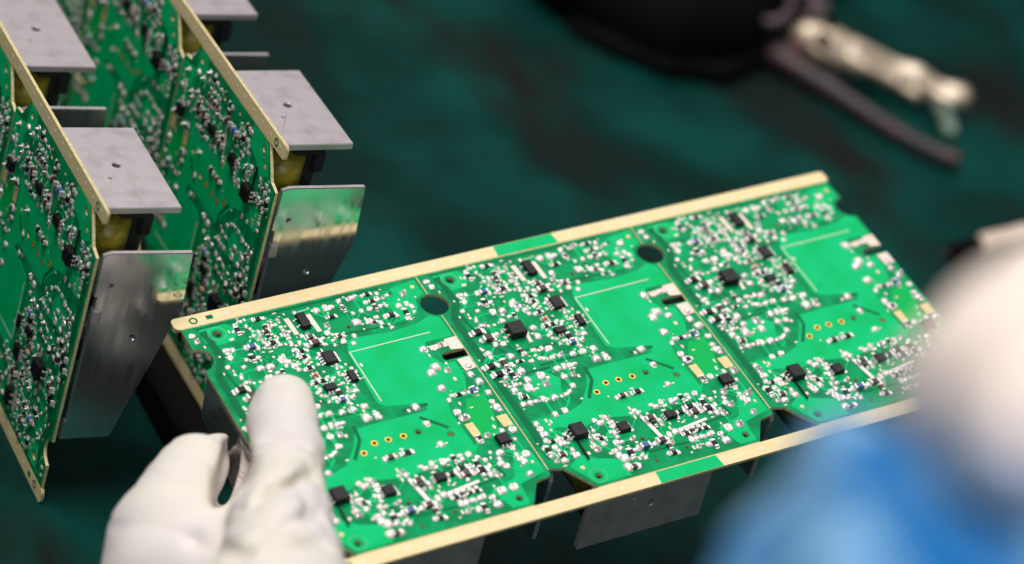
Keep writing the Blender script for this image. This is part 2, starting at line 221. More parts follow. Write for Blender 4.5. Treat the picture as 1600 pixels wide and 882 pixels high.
# copper areas under the mask (lighter green islands)
def clip(pts): return [(min(max(x, 0.5), 51.5), y) for x, y in pts]
PA = [(31.6, 15.6), (40, 16.4), (46.3, 15.8), (49.4, 14.5), (51.2, 15.6), (51.2, 21.2), (45, 21.2), (44.2, 24.6), (45.8, 27.8), (48.4, 27.8), (48.3, 32.0), (47.0, 35.2), (42.3, 36.4), (41.0, 40.0),
      (41.4, 50.6), (38.3, 51.6), (30.0, 51.1), (25.1, 52.8), (16.5, 50.8), (12.2, 52.2), (7.2, 50.3), (3.4, 51.6), (3.0, 47.0), (5.8, 47.4), (10.9, 47.6), (15.2, 46.2), (18.9, 42.0), (20.9, 38.2), (26.7, 38.0),
      (36.7, 38.2), (37.3, 36.3), (29.6, 34.6), (28.2, 33.3), (28.9, 19.0), (30.2, 16.2)]
PB = [(45.6, 37.8), (49.9, 37.3), (48.9, 43.2), (47.3, 49.0), (43.8, 48.2), (43.2, 41.9)]
PD = [(42.4, 8.8), (45.2, 5.0), (51.2, 4.2), (51.2, 8.4), (48.9, 9.6), (48.4, 11.6), (47.0, 13.4), (43.4, 14.0)]
PE = [(3.4, 4.4), (9.0, 4.2), (10.6, 6.5), (9.0, 9.2), (4.6, 9.6), (3.1, 8.0)]
PF = [(4.4, 60.4), (8.0, 58.2), (10.6, 60.2), (14.8, 61.6), (15.2, 66.2), (7.6, 66.2)]
PG = [(38.6, 60.9), (44.6, 59.4), (47.9, 52.8), (51.2, 54.4), (51.2, 59.8), (45.0, 61.2), (44.4, 66.2), (40.6, 66.2)]
PH = [(8.2, 36.4), (12.4, 35.8), (14.6, 38.6), (12.4, 43.2), (8.0, 43.6), (6.6, 40.2)]
PI = [(33.2, 46.6), (40.6, 46.0), (40.7, 50.2), (36.4, 50.8), (33.0, 50.2)]
def inside(x, y, poly):
    c = False
    for (a, b), (d, e) in zip(poly, poly[1:]+poly[:1]):
        if (b > y) != (e > y) and x < (d-a)*(y-b)/(e-b)+a: c = not c
    return c
me_pours = []
for p_ in (PA, PD, PE, PF, PG, PH, PB):
    hs = [circ(x, y, r+.28, 14) for x, y, r in HOLES if inside(x, y, p_)]+[circ(x, y, .62, 14) for x, y in GHOLES if inside(x, y, p_)]
    me = plate('copper_pour', [p_]+hs, -.04, .01, False); me.materials.append(MASKP if p_ is PB else MASKB); me_pours.append(me)
# traces between neighbouring joints, and dark clearance lines
bm = bmesh.new(); J = [(a, b, c) for a, b, c in JOINTS if 0.6 < a < 51.4 and 3.9 < b < 66.2]
def inwin(x, y): return (y > 60.5 and (x < 6.5 or x > 45.5)) or (46 < x and 24.8 < y < 27.2) or math.hypot(x-0, y-12) < 3.3 or math.hypot(x-P, y-12) < 3.3
J = [j for j in J if not inwin(j[0], j[1])]
for i, (x, y, s) in enumerate(J):
    near = sorted(((x-a)**2+(y-b)**2, a, b) for k, (a, b, c) in enumerate(J) if k != i)[:6]
    for d2, a, b in random.sample(near[1:], 2):
        if d2 > 30: continue
        m_ = (a, y) if random.random() < .5 else (x, b)
        dx = abs(a-x); dy = abs(b-y); k = min(dx, dy)
        q = (x+math.copysign(k, a-x), y+math.copysign(k, b-y))
        wd = random.choice((.22, .28, .5))
        line_strip(bm, (x, y), q, wd, -0.04, 0.02+.0006*(i % 20)); line_strip(bm, q, (a, b), wd, -0.04, 0.021+.0006*(i % 19))
for k in range(60):                  # vias
    x, y = random.uniform(2, 50), random.uniform(5, 64)
    if inwin(x, y): continue
    strip_poly(bm, circ(x, y, .26, 8), -0.04, 0.036+.0003*(k % 20))
tri(bm); me_trace = bm_mesh(bm, 'copper_traces')
bm = bmesh.new()
DL = [[(3.9, 5.0), (4.3, 8.0), (4.6, 12.6), (2.0, 17.0), (2.0, 57.5)], [(32, 36.7), (37.6, 36.6)], [(34.4, 39.3), (38.6, 43.6)],
      [(17.4, 45.4), (20.6, 41.0), (21.0, 37.4)], [(22, 12.8), (31.4, 14.2), (40.5, 14.6)], [(4.6, 24), (8.6, 30.8)], [(6.0, 21.5), (9.4, 28.6)], [(9.5, 29.3), (18.5, 29.6)], [(12.5, 34.1), (25, 34.2)],
      [(2.8, 4.1), (20, 4.2), (43, 4.2)], [(16.4, 52.5), (17.8, 58), (21.8, 62), (40, 62.6)], [(31.8, 53.2), (42.5, 52.8), (43.2, 58.2), (33, 59.2)], [(8, 35.2), (15, 35.2)], [(3.6, 16.8), (4.4, 22)]]
for n_, l in enumerate(DL):
    for a, b in zip(l, l[1:]): line_strip(bm, a, b, 1.5 if n_ == 0 else (.42 if n_ > 3 else .75), -0.04, 0.012+.0011*n_)
tri(bm); me_clear = bm_mesh(bm, 'clearance_lines')
# silk screen lines
me_silks = []
for a, b, w_ in [((29.2, 19.1), (47.3, 18.9), .26), ((29.2, 19.1), (29.2, 33.2), .26), ((27.6, 26.3), (29.1, 26.2), .18), ((24.2, 5.6), (26.4, 5.5), .18)]:
    bm = bmesh.new(); line_strip(bm, a, b, w_, -0.075-.003*len(me_silks), .01); tri(bm); me_silks.append(bm_mesh(bm, 'silk_line')); me_silks[-1].materials.append(SILK)
bm = bmesh.new()
def ring(bm, x, y, r, w_, z, h, n=20):
    for i in range(n):
        a0 = 2*math.pi*i/n; a1 = 2*math.pi*(i+1)/n
        strip_poly(bm, [(x+r*math.cos(a0), y+r*math.sin(a0)), (x+r*math.cos(a1), y+r*math.sin(a1)), (x+(r+w_)*math.cos(a1), y+(r+w_)*math.sin(a1)), (x+(r+w_)*math.cos(a0), y+(r+w_)*math.sin(a0))], z, h)
ring(bm, 6.4, 6.5, 1.75, .16, -0.075, .01); ring(bm, 8.7, 64.2, 1.7, .14, -0.075, .012)
tri(bm); me_silkring = bm_mesh(bm, 'silk_rings')
# gold rims of the plated holes
bm = bmesh.new(); ring(bm, 0, 0, .40, .28, -.03, .05, 16)
g_ = bmesh.ops.create_cone(bm, cap_ends=False, segments=16, radius1=.405, radius2=.405, depth=TH, matrix=Matrix.Translation((0, 0, TH/2)))
bmesh.ops.recalc_face_normals(bm, faces=bm.faces); me_gold = bm_mesh(bm, 'plated_rim')
def dome(n, seed, stick=False):
    """an uneven flat solder fillet; some are dished, some carry a clipped lead end"""
    r_ = np.random.default_rng(seed); bm = bmesh.new(); rings = []
    prof = [(1.0, .02), (.90, .20), (.66, .34), (.40, .37)] if seed % 3 else [(1.0, .02), (.88, .24), (.64, .28), (.42, .15)]
    wob = 1+.30*(r_.random(n)-.5); sq = r_.uniform(.35, .9)
    for rr, hh in prof:
        ring_ = []
        for i in range(n):
            t = 2*math.pi*(i+.5)/n; c, s = math.cos(t), math.sin(t); q = (abs(c)**(2/sq/1.0)+abs(s)**(2/sq))**(-sq/2) if sq < .9 else 1
            q = min(q, 1.35); ring_.append(bm.verts.new((.5*rr*c*q*wob[i], .5*rr*s*q*wob[i], -hh*.68*(1+.35*(r_.random()-.5)))))
        rings.append(ring_)
    for a, b in zip(rings, rings[1:]):
        for i in range(n): bm.faces.new((a[i], a[(i+1) % n], b[(i+1) % n], b[i]))
    if stick:
        t0 = [bm.verts.new((.15*math.cos(2*math.pi*i/n), .15*math.sin(2*math.pi*i/n), -.38)) for i in range(n)]
        t1 = [bm.verts.new((.13*math.cos(2*math.pi*i/n)+.05, .13*math.sin(2*math.pi*i/n), -.78)) for i in range(n)]
        for a, b in ((rings[-1], t0), (t0, t1)):
            for i in range(n): bm.faces.new((a[i], a[(i+1) % n], b[(i+1) % n], b[i]))
        bm.faces.new(t1)
    else:
        f = bm.faces.new(rings[-1]); f.material_index = 1 if not seed % 3 else 0
    bmesh.ops.recalc_face_normals(bm, faces=bm.faces)
    me = bm_mesh(bm, 'solder_joint', True)
    return me
me_domes = [dome(12, k) for k in range(1, 7)]+[dome(12, 11, True)]
for i, m_ in enumerate(me_domes): m_.materials.append(TIN if i in (1, 2, 3, 5, 6) else TINR); m_.materials.append(PAD)
def chip_mesh(body, l, w_, h, name='chip_resistor'):
    bm = bmesh.new(); box(bm, (0, 0, -h/2), (l*.62, w_, h), .04, 0)
    for s in (-1, 1): box(bm, (s*l*.41, 0, -h*.48), (l*.22, w_*1.04, h*.98), .05, 1)
    for s in (-1, 1): box(bm, (s*l*.60, 0, -.06), (l*.30, w_*1.08, .12), .04, 1)
    me = bm_mesh(bm, name); me.materials.append(body); me.materials.append(TIN); return me
me_chips = [chip_mesh(BLK, 1.5, .75, .42), chip_mesh(BRN, 1.45, .75, .60), chip_mesh(BLK, 1.25, .62, .36), chip_mesh(BLUE, 1.5, .8, .7), chip_mesh(ORG, 1.7, .9, .9)]
def ic_mesh(w_, l, h, nl, lead_axis='u', leadlen=.8, bev=.12, lw=.35):
    bm = bmesh.new(); box(bm, (0, 0, -h/2-.08), (w_, l, h), bev, 0)
    box(bm, (-w_*.3, -l*.34, -h-.085), (.22, .22, .02), 0, 0)
    for s in (-1, 1):
        for k in range(nl):
            t = (k+.5)/nl-.5
            if lead_axis == 'u':
                box(bm, (s*(w_/2+leadlen*.25), t*l*.92, -h*.45), (leadlen*.5, lw, .12), 0, 1)
                box(bm, (s*(w_/2+leadlen*.55), t*l*.92, -h*.25), (.12, lw, h*.5), 0, 1)
                box(bm, (s*(w_/2+leadlen*.85), t*l*.92, -.07), (leadlen*.6, lw*1.3, .14), .03, 1)
            else:
                box(bm, (t*w_*.92, s*(l/2+leadlen*.25), -h*.45), (lw, leadlen*.5, .12), 0, 1)
                box(bm, (t*w_*.92, s*(l/2+leadlen*.55), -h*.25), (lw, .12, h*.5), 0, 1)
                box(bm, (t*w_*.92, s*(l/2+leadlen*.85), -.07), (lw*1.3, leadlen*.6, .14), .03, 1)
    me = bm_mesh(bm, 'integrated_circuit'); me.materials.append(BLK); me.materials.append(TIN); return me
ICS = [  # u, v, w, l, h, leads, axis, name
 (23.9, 8.7, 2.0, 4.0, 1.0, 2, 'u', .6), (24.5, 19.5, 2.5, 3.2, .8, 4, 'u', .7), (26.6, 25.5, 1.5, 2.9, .8, 3, 'u', .6), (21.1, 26.9, 2.4, 1.8, .8, 3, 'v', .6),
 (12.0, 24.4, 3.5, 3.5, 1.7, 2, 'u', .9), (47.1, 50.1, 2.7, 2.5, 1.0, 3, 'v', .6), (30.7, 55.0, 2.3, 1.9, .9, 3, 'u', .5), (10.2, 53.2, 3.0, 3.3, 1.6, 3, 'u', .6), (19.7, 54.9, 2.4, 2.3, 1.0, 3, 'u', .6)]
ic_meshes = [ic_mesh(w_, l, h, nl, ax, ll) for (_, _, w_, l, h, nl, ax, ll) in ICS]
bm = bmesh.new(); box(bm, (0, 0, -.45), (.42, 5.4, .35), .08, 0); me_link = bm_mesh(bm, 'dark_jumper')
PADS = [  # polygon pads: (points, material, height)
 ([(20.6, 6.6), (21.7, 6.6), (21.9, 11.4), (20.9, 11.4)], PAD), ([(25.4, 6.8), (26.4, 6.8), (26.6, 12.0), (25.6, 12.0)], PAD),
 ([(49.1, 21.6), (51.75, 21.5), (51.75, 25.1), (49.1, 24.6)], PAD), ([(45.0, 22.5), (49.0, 22.2), (49.0, 23.5), (45.2, 23.7)], PAD),
 ([(48.9, 27.5), (51.7, 27.4), (51.7, 30.6), (49.1, 30.9)], PAD), 
 ([(41.9, 43.9), (43.7, 43.8), (43.8, 47.2), (42.1, 47.5)], COPY), ([(48.9, 43.9), (51.2, 43.9), (51.2, 47.0), (49.1, 46.9)], COPY),
 ([(24.6, 53.2), (25.5, 53.2), (26.6, 59.6), (25.7, 59.6)], TINR), ([(13.8, 24.2), (14.6, 24.2), (14.3, 27.8), (13.5, 27.8)], PAD),
 ([(29.6, 58.6), (37.6, 57.6), (37.7, 58.2), (29.7, 59.3)], TINR)]
pad_meshes = []
for pts, m_ in PADS:
    bm = bmesh.new(); strip_poly(bm, pts, -.03, .07+.002*len(pad_meshes)); tri(bm); me = bm_mesh(bm, 'solder_pad'); me.materials.append(m_); pad_meshes.append(me)
FID = [(49.9, 6.0), (6.7, 61.4)]
bm = bmesh.new(); strip_poly(bm, circ(0, 0, .48, 12), -.03, .06); tri(bm); me_fid = bm_mesh(bm, 'fiducial_mark'); me_fid.materials.append(COPY)

# heat sink plates (local x/y of the cut-out, then turned upright)
def upright(me, fn):
    for v in me.vertices: v.co = fn(v.co)
    bm = bmesh.new(); bm.from_mesh(me); bmesh.ops.recalc_face_normals(bm, faces=bm.faces); 
    bmesh.ops.bevel(bm, geom=[e for e in bm.edges if e.calc_face_angle(0) > .9], offset=.18, segments=1, affect='EDGES'); bm.to_mesh(me); bm.free(); return me
mp_ = plate('side_heat_sink', [[(7.0, 2.2), (9.5, 2.2), (9.5, 1.5), (12, 1.5), (12, 2.2), (30, 2.2), (30, 1.5), (33, 1.5), (33, 2.2), (35.8, 2.2), (35.8, 18.7), (7.0, 18.7)], circ(22, 10.2, .85, 14), circ(17.5, 7.4, .30, 10)], -.75, .75, False)
me_P = upright(mp_, lambda c: Vector((c.x, 65.6+c.z, c.y)))
mq_ = plate('end_heat_sink', [[(59.6, 1.6), (60.2, 3.4), (60.0, 20.2), (46.8, 20.9), (15.2, 12.2), (15.2, 1.6), (20, 1.6), (20, 2.2), (50, 2.2), (50, 1.6)], circ(40.0, 11.6, .62, 14), circ(52.6, 4.6, .45, 12)], -.6, .6, True)
me_Q = upright(mq_, lambda c: Vector((1.1+c.z, c.x, c.y)))
for m_, a in ((me_P, ALU), (me_Q, ALUV), (me_Q, ALU)): m_.materials.append(a)
bm = bmesh.new()                     # bent tab that locks the end plate to the board
box(bm, (1.0, 45.5, 2.9), (2.2, 3.4, 1.8), .35, 0); me_tab = bm_mesh(bm, 'lock_tab'); me_tab.materials.append(ALU)
bm = bmesh.new(); cyl(bm, (12.0, 56.6, 6.6), 4.3, 10.5, 0, 24, 'Y'); me_coil = bm_mesh(bm, 'wound_coil', True); me_coil.materials.append(TAPE)
bm = bmesh.new()
box(bm, (12.0, 50.6, 7.0), (9.5, 1.4, 9.6), .5); cyl(bm, (13.5, 57, 11.6), 3.0, 12.4, 0, 18, 'Y'); box(bm, (12.5, 62.6, 10.5), (6.5, 1.0, 6.0), .4); box(bm, (12.0, 57, 2.0), (8, 10, .8), .2); box(bm, (10.8, 60.2, 13.6), (2.4, 5.0, 2.6), .5)
me_core = bm_mesh(bm, 'coil_core'); me_core.materials.append(FERR)
def cap_mesh(r, h):
    bm = bmesh.new(); cyl(bm, (0, 0, TH+h/2), r, h, 0, 20); cyl(bm, (0, 0, TH+h+.02), r*.8, .1, 1, 20); cyl(bm, (0, 0, TH+.8), r*1.04, .5, 0, 20)
    me = bm_mesh(bm, 'can_capacitor', False); me.materials.append(FERR); me.materials.append(ALU); return me
me_caps = [cap_mesh(4.2, 14), cap_mesh(3.0, 11)]
bm = bmesh.new(); box(bm, (40, 40, TH+5), (9, 13, 10), .6); me_film = bm_mesh(bm, 'film_capacitor'); me_film.materials.append(TAPE)

for me, m_ in ((me_trace, (MASKB,)), (me_clear, (MASKD,)), (me_silkring, (SILKR,)), (me_gold, (GOLD,)), (me_link, (BLK,))):
    for q in m_: me.materials.append(q)
me_board.materials.append(MASK); me_board.materials.append(FR4E)

# rails
def rail(v0, v1, name, holes):
    o = [(-.9 if v0 < 10 else 0, v0), (3*P+.6, v0), (3*P+.6, v1), (-.9 if v0 < 10 else 0, v1)]
    r = .9; pts = []
    for i, (x, y) in enumerate(o):   # rounded corners
        sx = 1 if x < P else -1; sy = 1 if y == v0 else -1
        arc = [(x+sx*r*(1-math.cos(t)), y+sy*r*(1-math.sin(t))) for t in (0, .5, 1.07, 1.5708)]
        pts += arc if i in (0, 2) else arc[::-1]
    return plate(name, [pts]+holes, 0, TH)
me_r0 = rail(0, VR0-.12, 'break_off_rail', []); me_r1 = rail(VR1+.12, H, 'break_off_rail', [])
for m_ in (me_r0, me_r1): m_.materials.append(FR4); m_.materials.append(FR4E)
bm = bmesh.new(); strip_poly(bm, [(20.0, .12), (34.0, .12), (34.3, VR0-.2), (19.7, VR0-.2)], 0, .06); tri(bm); me_rg = bm_mesh(bm, 'masked_patch'); me_rg.materials.append(MASKP if False else MASKB)
bm = bmesh.new(); strip_poly(bm, circ(0, 0, .42, 10), 0, .04); tri(bm); me_dot = bm_mesh(bm, 'tinned_dot'); me_dot.materials.append(DOTM)
me_scores = []
for a_, b_ in [((k*P, VR0+.1), (k*P, 59.6)) for k in (1, 2)]+[((0, VR0-.06), (3*P, VR0-.06)), ((7.2, VR1+.06), (44.8, VR1+.06)), ((7.2+P, VR1+.06), (44.8+P, VR1+.06)), ((7.2+2*P, VR1+.06), (44.8+2*P, VR1+.06))]:
    bm = bmesh.new()
    segs = [(a_, b_)] if a_[0] != b_[0] else [(a_, (a_[0], 8.9)), ((a_[0], 15.1), b_)]
    for q in segs: line_strip(bm, q[0], q[1], .27, .16, .12)
    tri(bm); me_scores.append(bm_mesh(bm, 'score_line')); me_scores[-1].materials.append(FR4E)
bm = bmesh.new(); ring(bm, 3.4, 1.7, .55, .35, 0, .05, 14); tri(bm); me_f1 = bm_mesh(bm, 'target_ring'); me_f1.materials.append(MASKD)
bm = bmesh.new(); strip_poly(bm, [(6.2, 1.1), (7.6, 1.1), (7.6, 2.1), (6.2, 2.1)], 0, .05); tri(bm); me_f2 = bm_mesh(bm, 'printed_square'); me_f2.materials.append(MASKD)

def joined_joints(js, seed, scale=1.0):
    r_ = random.Random(seed); vs = []; fs = []; mi = []
    for (x, y, s) in js:
        m_ = r_.choice(me_domes); a = r_.choice((0, 1.57, 3.14, 4.71))+r_.uniform(-.3, .3); k = s*scale; st = r_.uniform(1, 1.3); b0 = len(vs); ca, sa = math.cos(a), math.sin(a); hz = r_.uniform(.8, 1.25); mt = 0 if r_.random() < .7 else 1
        for v in m_.vertices:
            X = v.co.x*k*st; Y = v.co.y*k/st**.5; vs.append((x+X*ca-Y*sa, y+X*sa+Y*ca, v.co.z*k*hz-.03))
        for p_ in m_.polygons: fs.append([b0+i for i in p_.vertices]); mi.append(2 if p_.material_index else mt)
    me = bpy.data.meshes.new('solder_joints'); me.from_pydata(vs, [], fs); me.materials.append(TIN); me.materials.append(TINR); me.materials.append(PAD)
    for p_, i in zip(me.polygons, mi): p_.use_smooth = True; p_.material_index = i
    return me
Jbig = sorted(J, key=lambda j: -j[2]); N1 = 100
JB, JS = Jbig[:N1], Jbig[N1:]
extra = []                           # tiny joints and test dots in the crowded zones
for k in range(170):
    x, y, s = random.choice(J); extra.append((x+random.uniform(-1.3, 1.3), y+random.uniform(-1.3, 1.3), random.uniform(.25, .5)))
extra = [e for e in extra if .5 < e[0] < 51.5 and 3.8 < e[1] < 66.3 and not inwin(e[0], e[1]) and not (30.5 < e[0] < 44 and 16 < e[1] < 34)]
me_small = joined_joints(JS+extra, 3, 1.0); me_allj = joined_joints(J+extra[:120], 4, .70)
bm = bmesh.new()
for k in range(330):
    x, y, s = random.choice(J); x += random.gauss(0, 1.3); y += random.gauss(0, 1.3); w_ = random.choice((.3, .45, .6)); l_ = random.uniform(.35, 1.0)
    if not (.8 < x < 51.2 and 4.2 < y < 66 and not inwin(x, y)) or (30 < x < 44 and 15 < y < 34): continue
    if random.random() < .5: w_, l_ = l_, w_
    strip_poly(bm, [(x-w_/2, y-l_/2), (x+w_/2, y-l_/2), (x+w_/2, y+l_/2), (x-w_/2, y+l_/2)], -.03, .05+.0004*(k % 40), 0 if k % 3 else 1)
me_spad = bm_mesh(bm, 'tiny_pads'); me_spad.materials.append(PAD); me_spad.materials.append(TINR)
CH = [c for c in CHIPS if .9 < c[0] < 51.1 and 4.2 < c[1] < 66 and not inwin(c[0], c[1])]

def make_panel(name, detailed):
    root = empty(name)
    for k in range(3):
        rnd = random.Random(100*k+(0 if detailed else 7))
        b = mesh_obj('circuit_board', me_board, [MASK, FR4E], root, (k*P, 0, 0))
        [mesh_obj('copper_pour', q, [], b) for q in me_pours]
        t = mesh_obj('copper_traces', me_trace, [], b); t['kind'] = 'stuff'
        mesh_obj('clearance_lines', me_clear, [], b)['kind'] = 'stuff'
        [mesh_obj('silk_line', q, [], b) for q in me_silks]; mesh_obj('silk_rings', me_silkring, [], b)['kind'] = 'stuff'
        for x, y in GHOLES: mesh_obj('plated_rim', me_gold, [], b, (x, y, 0))
        for x, y in FID: mesh_obj('fiducial_mark', me_fid, [], b, (x, y, 0))
        mesh_obj('tiny_pads', me_spad, [], b)['kind'] = 'stuff'
        for m_ in pad_meshes: mesh_obj('solder_pad', m_, [], b)
        for (x, y, *_), m_ in zip(ICS, ic_meshes): 
            o = mesh_obj('integrated_circuit', m_, [], b, (x, y, -.02)); o.rotation_euler.z = rnd.uniform(-.03, .03)
        mesh_obj('dark_jumper', me_link, [], b, (9.0, 57.4, 0)).rotation_euler.z = math.radians(3)
        for i, (x, y, s) in enumerate(CH):
            m_ = me_chips[4] if (abs(x-19.8) < .6 and abs(y-22.7) < .6) else me_chips[(0, 0, 1, 2, 0, 1, 2)[i % 7]] if not (i % 17 == 5) else me_chips[3]
            o = mesh_obj('chip_resistor', m_, [], b, (x, y, -.03)); k_ = min(max(s, .9), 1.5)*1.12
            o.scale = (k_, k_, k_); o.rotation_euler.z = (0, math.pi/2)[(i*7) % 3 == 0]+rnd.uniform(-.05, .05)
        o = mesh_obj('chip_resistor', me_chips[4], [], b, (19.8, 22.7, -.03)); o.scale = (.7, .7, .7)
        if detailed:
            for i, (x, y, s) in enumerate(JB):
                o = mesh_obj('solder_joint', me_domes[rnd.randrange(7)], [], b, (x, y, -.03)); a = rnd.uniform(1, 1.12)
                s *= .98; o.scale = (s*a, s/a**.5, s*rnd.uniform(.75, 1.05)); o.rotation_euler.z = rnd.choice((0, 1.57))+rnd.uniform(-.25, .25)
            mesh_obj('small_solder_joints', me_small, [], b)['kind'] = 'stuff'
        else: mesh_obj('small_solder_joints', me_allj, [], b)['kind'] = 'stuff'
        mesh_obj('side_heat_sink', me_P, [], b); mesh_obj('end_heat_sink', me_Q, [], b); mesh_obj('lock_tab', me_tab, [], b)
        mesh_obj('wound_coil', me_coil, [], b); mesh_obj('coil_core', me_core, [], b)
        mesh_obj('can_capacitor', me_caps[0], [], b, (27, 55, 0)); mesh_obj('can_capacitor', me_caps[1], [], b, (38, 57, 0)); mesh_obj('can_capacitor', me_caps[1], [], b, (27, 20, 0)); mesh_obj('can_capacitor', me_caps[0], [], b, (14, 30, 0))
        mesh_obj('film_capacitor', me_film, [], b)
    for q in me_scores: mesh_obj('score_line', q, [], root)
    for m_, v, off in ((me_r0, 1.6, 0), (me_r1, 68.5, 1)):
        r = mesh_obj('break_off_rail', m_, [], root)
        c0 = 52+0 if off == 0 else 52
        g = mesh_obj('masked_patch', me_rg, [], r, (c0, 0 if off == 0 else VR1, 0))
        if off: g.location = (c0, VR1-.0+.12, 0)
        x = 10.6 if off == 0 else 3.0
        while x < 3*P-2:
            if not (c0+19 < x < c0+35): mesh_obj('tinned_dot', me_dot, [], r, (x, v, 0))
            x += 4.66
        if off == 0: mesh_obj('target_ring', me_f1, [], r); mesh_obj('printed_square', me_f2, [], r)
        else: mesh_obj('target_ring', me_f1, [], r, (1.2, VR1, 0))
    return root
def set_pose(root, cols, origin, scale):
    m = Matrix.Identity(4)
    for i in range(3):
        for j in range(3): m[i][j] = cols[i][j]*scale
        m[i][3] = origin[i]
    root.matrix_world = m
HANDM = [[.9833, .0932, .1566], [.0747, -.9899, .1203], [.1662, -.1065, -.9803]]
SH = 1.0
HO = CAMPOS+(Vector((1.798, -.244, 4.644))-CAMPOS)*SH
hand = make_panel('circuit_board_panel', True); set_pose(hand, HANDM, HO, .1*SH)
tag(hand, 'green panel of three circuit boards held flat in gloved hands, solder side up', 'circuit board')
pa = make_panel('circuit_board_panel', False); set_pose(pa, [[0, 0, 1], [1, 0, 0], [0, 1, 0]], (0, 0, 0), .1)
tag(pa, 'upright circuit board panel cut off by the picture edge, left one of two standing panels', 'circuit board', 'circuit board panels standing on edge')
pb = make_panel('circuit_board_panel', False)
BO = (3.948, .708, .934)
set_pose(pb, [[-.0072, -.019, .9998], [.9999, .0116, .0075], [-.0118, .9998, .0189]], BO, .1)
bm = bmesh.new(); box(bm, (4.05, 8.6, .43), (1.6, 16.6, .86), .1); rb = mesh_obj('rest_bar', bm_mesh(bm, 'rest_bar'), BLACKR); tag(rb, kind='structure')
tag(pb, 'upright circuit board panel behind the held one, the right one of two standing panels', 'circuit board', 'circuit board panels standing on edge')
def hp(u, v, n):                     # point of the held panel, in bench coordinates
    return HO+Vector([sum(HANDM[i][j]*q for j, q in enumerate((u, v, n))) for i in range(3)])*.1*SH
HN = Vector([HANDM[i][2] for i in range(3)])      # points down, away from the solder side
def on_ray(px, py, h):               # point seen at px,py that is h mm above the held panel
    d = (c2w(px, py, 100)-CAMPOS); t = ((HO-CAMPOS).dot(HN)-h/10)/d.dot(HN); return CAMPOS+d*t

# ------------------------------------------------------------------ hands
import openvdb
def sdf_mesh(name, caps, vox, k, disp=None, cuts=(), smooth_it=2):
    """one continuous skin around tapered capsules [(p0, r0, p1, r1)], blended over k"""
    P0 = np.array([list(c[0]) for c in caps]); P1 = np.array([list(c[2]) for c in caps]); R0 = np.array([c[1] for c in caps]); R1 = np.array([c[3] for c in caps])
    lo = np.minimum(P0, P1).min(0)-max(R0.max(), R1.max())-k-.3; hi = np.maximum(P0, P1).max(0)+max(R0.max(), R1.max())+k+.3
    nx = np.ceil((hi-lo)/vox).astype(int); ax = [lo[i]+vox*np.arange(nx[i]) for i in range(3)]
    X, Y, Z = np.meshgrid(*ax, indexing='ij'); acc = np.zeros(X.shape, np.float32)
    def cap(p0, r0, p1, r1):
        d = p1-p0; L = d@d+1e-9; t = np.clip(((X-p0[0])*d[0]+(Y-p0[1])*d[1]+(Z-p0[2])*d[2])/L, 0, 1)
        return np.sqrt((X-p0[0]-t*d[0])**2+(Y-p0[1]-t*d[1])**2+(Z-p0[2]-t*d[2])**2)-(r0+(r1-r0)*t)
    kk = 12.0/k*.35
    for i in range(len(caps)): acc += np.exp(-kk*np.clip(cap(P0[i], R0[i], P1[i], R1[i]), -4, 6)).astype(np.float32)
    D = -np.log(np.maximum(acc, 1e-30))/kk
    for (a, ra, b, rb, kc) in cuts:
        c = cap(np.array(list(a)), ra, np.array(list(b)), rb); h = np.clip(.5-.5*(D+c)/kc, 0, 1); D = D*(1-h)+(-c)*h+kc*h*(1-h)
    if disp is not None: D = D+disp(X, Y, Z)
    g = openvdb.FloatGrid(); g.background = 3.0; g.copyFromArray(np.clip(D, -3, 3).astype(np.float32))
    pts, quads = g.convertToQuads(0.0)
    pts = np.asarray(pts)*vox+lo
    me = bpy.data.meshes.new(name); me.from_pydata(pts.tolist(), [], [list(q)[::-1] for q in np.asarray(quads).tolist()])
    bm = bmesh.new(); bm.from_mesh(me)
    for _ in range(smooth_it): bmesh.ops.smooth_vert(bm, verts=bm.verts, factor=.5, use_axis_x=True, use_axis_y=True, use_axis_z=True)
    bmesh.ops.recalc_face_normals(bm, faces=bm.faces); bm.to_mesh(me); bm.free()
    for p_ in me.polygons: p_.use_smooth = True
    return me
def chain(pts): return [(a[0], a[1], b[0], b[1]) for a, b in zip(pts, pts[1:])]
th_tip = on_ray(441, 634, 5.0)
thumb = [(th_tip, .60), (on_ray(444, 664, 6.2), .65), (on_ray(445, 712, 8.2), .675), (on_ray(440, 762, 12), .74), (on_ray(438, 815, 16), .86), (on_ray(438, 880, 20), 1.02), (on_ray(430, 980, 26), 1.5)]
bz = 500
idx = [(c2w(268, 905, 478), 1.25), (c2w(270, 842, 482), 1.12), (c2w(285, 790, 489), .88), (c2w(308, 746, 496), .76), (c2w(345, 746, 506), .76), (c2w(395, 748, 513), .72), (hp(-3, 33, 19), .62), (hp(0, 33, 27), .60), (hp(8, 34, 30), .55)]
mid = [(c2w(300, 930, 490), 1.1), (hp(-11, 46, 14), .72), (hp(-5, 46, 24), .66), (hp(4, 46, 30), .62), (hp(14, 45, 31), .55)]
rng_ = [(c2w(320, 960, 495), 1.1), (hp(-12, 58, 16), .70), (hp(-5, 58, 26), .64), (hp(4, 57, 31), .6), (hp(12, 56, 31), .52)]
pin = [(c2w(350, 1010, 500), 1.0), (hp(-11, 70, 18), .62), (hp(-3, 69, 27), .56), (hp(5, 68, 30), .5)]
palm = [(c2w(268, 905, 478), 1.25), (c2w(340, 930, 476), 1.45), (c2w(430, 985, 478), 1.6), (c2w(360, 1100, 485), 2.2), (c2w(300, 1350, 490), 2.4), (c2w(200, 1700, 485), 2.7)]
web = [(c2w(335, 850, 482), .75), (c2w(400, 860, 478), .85)]
low = [(c2w(480, 872, 479), .42), (c2w(470, 960, 482), .9)]
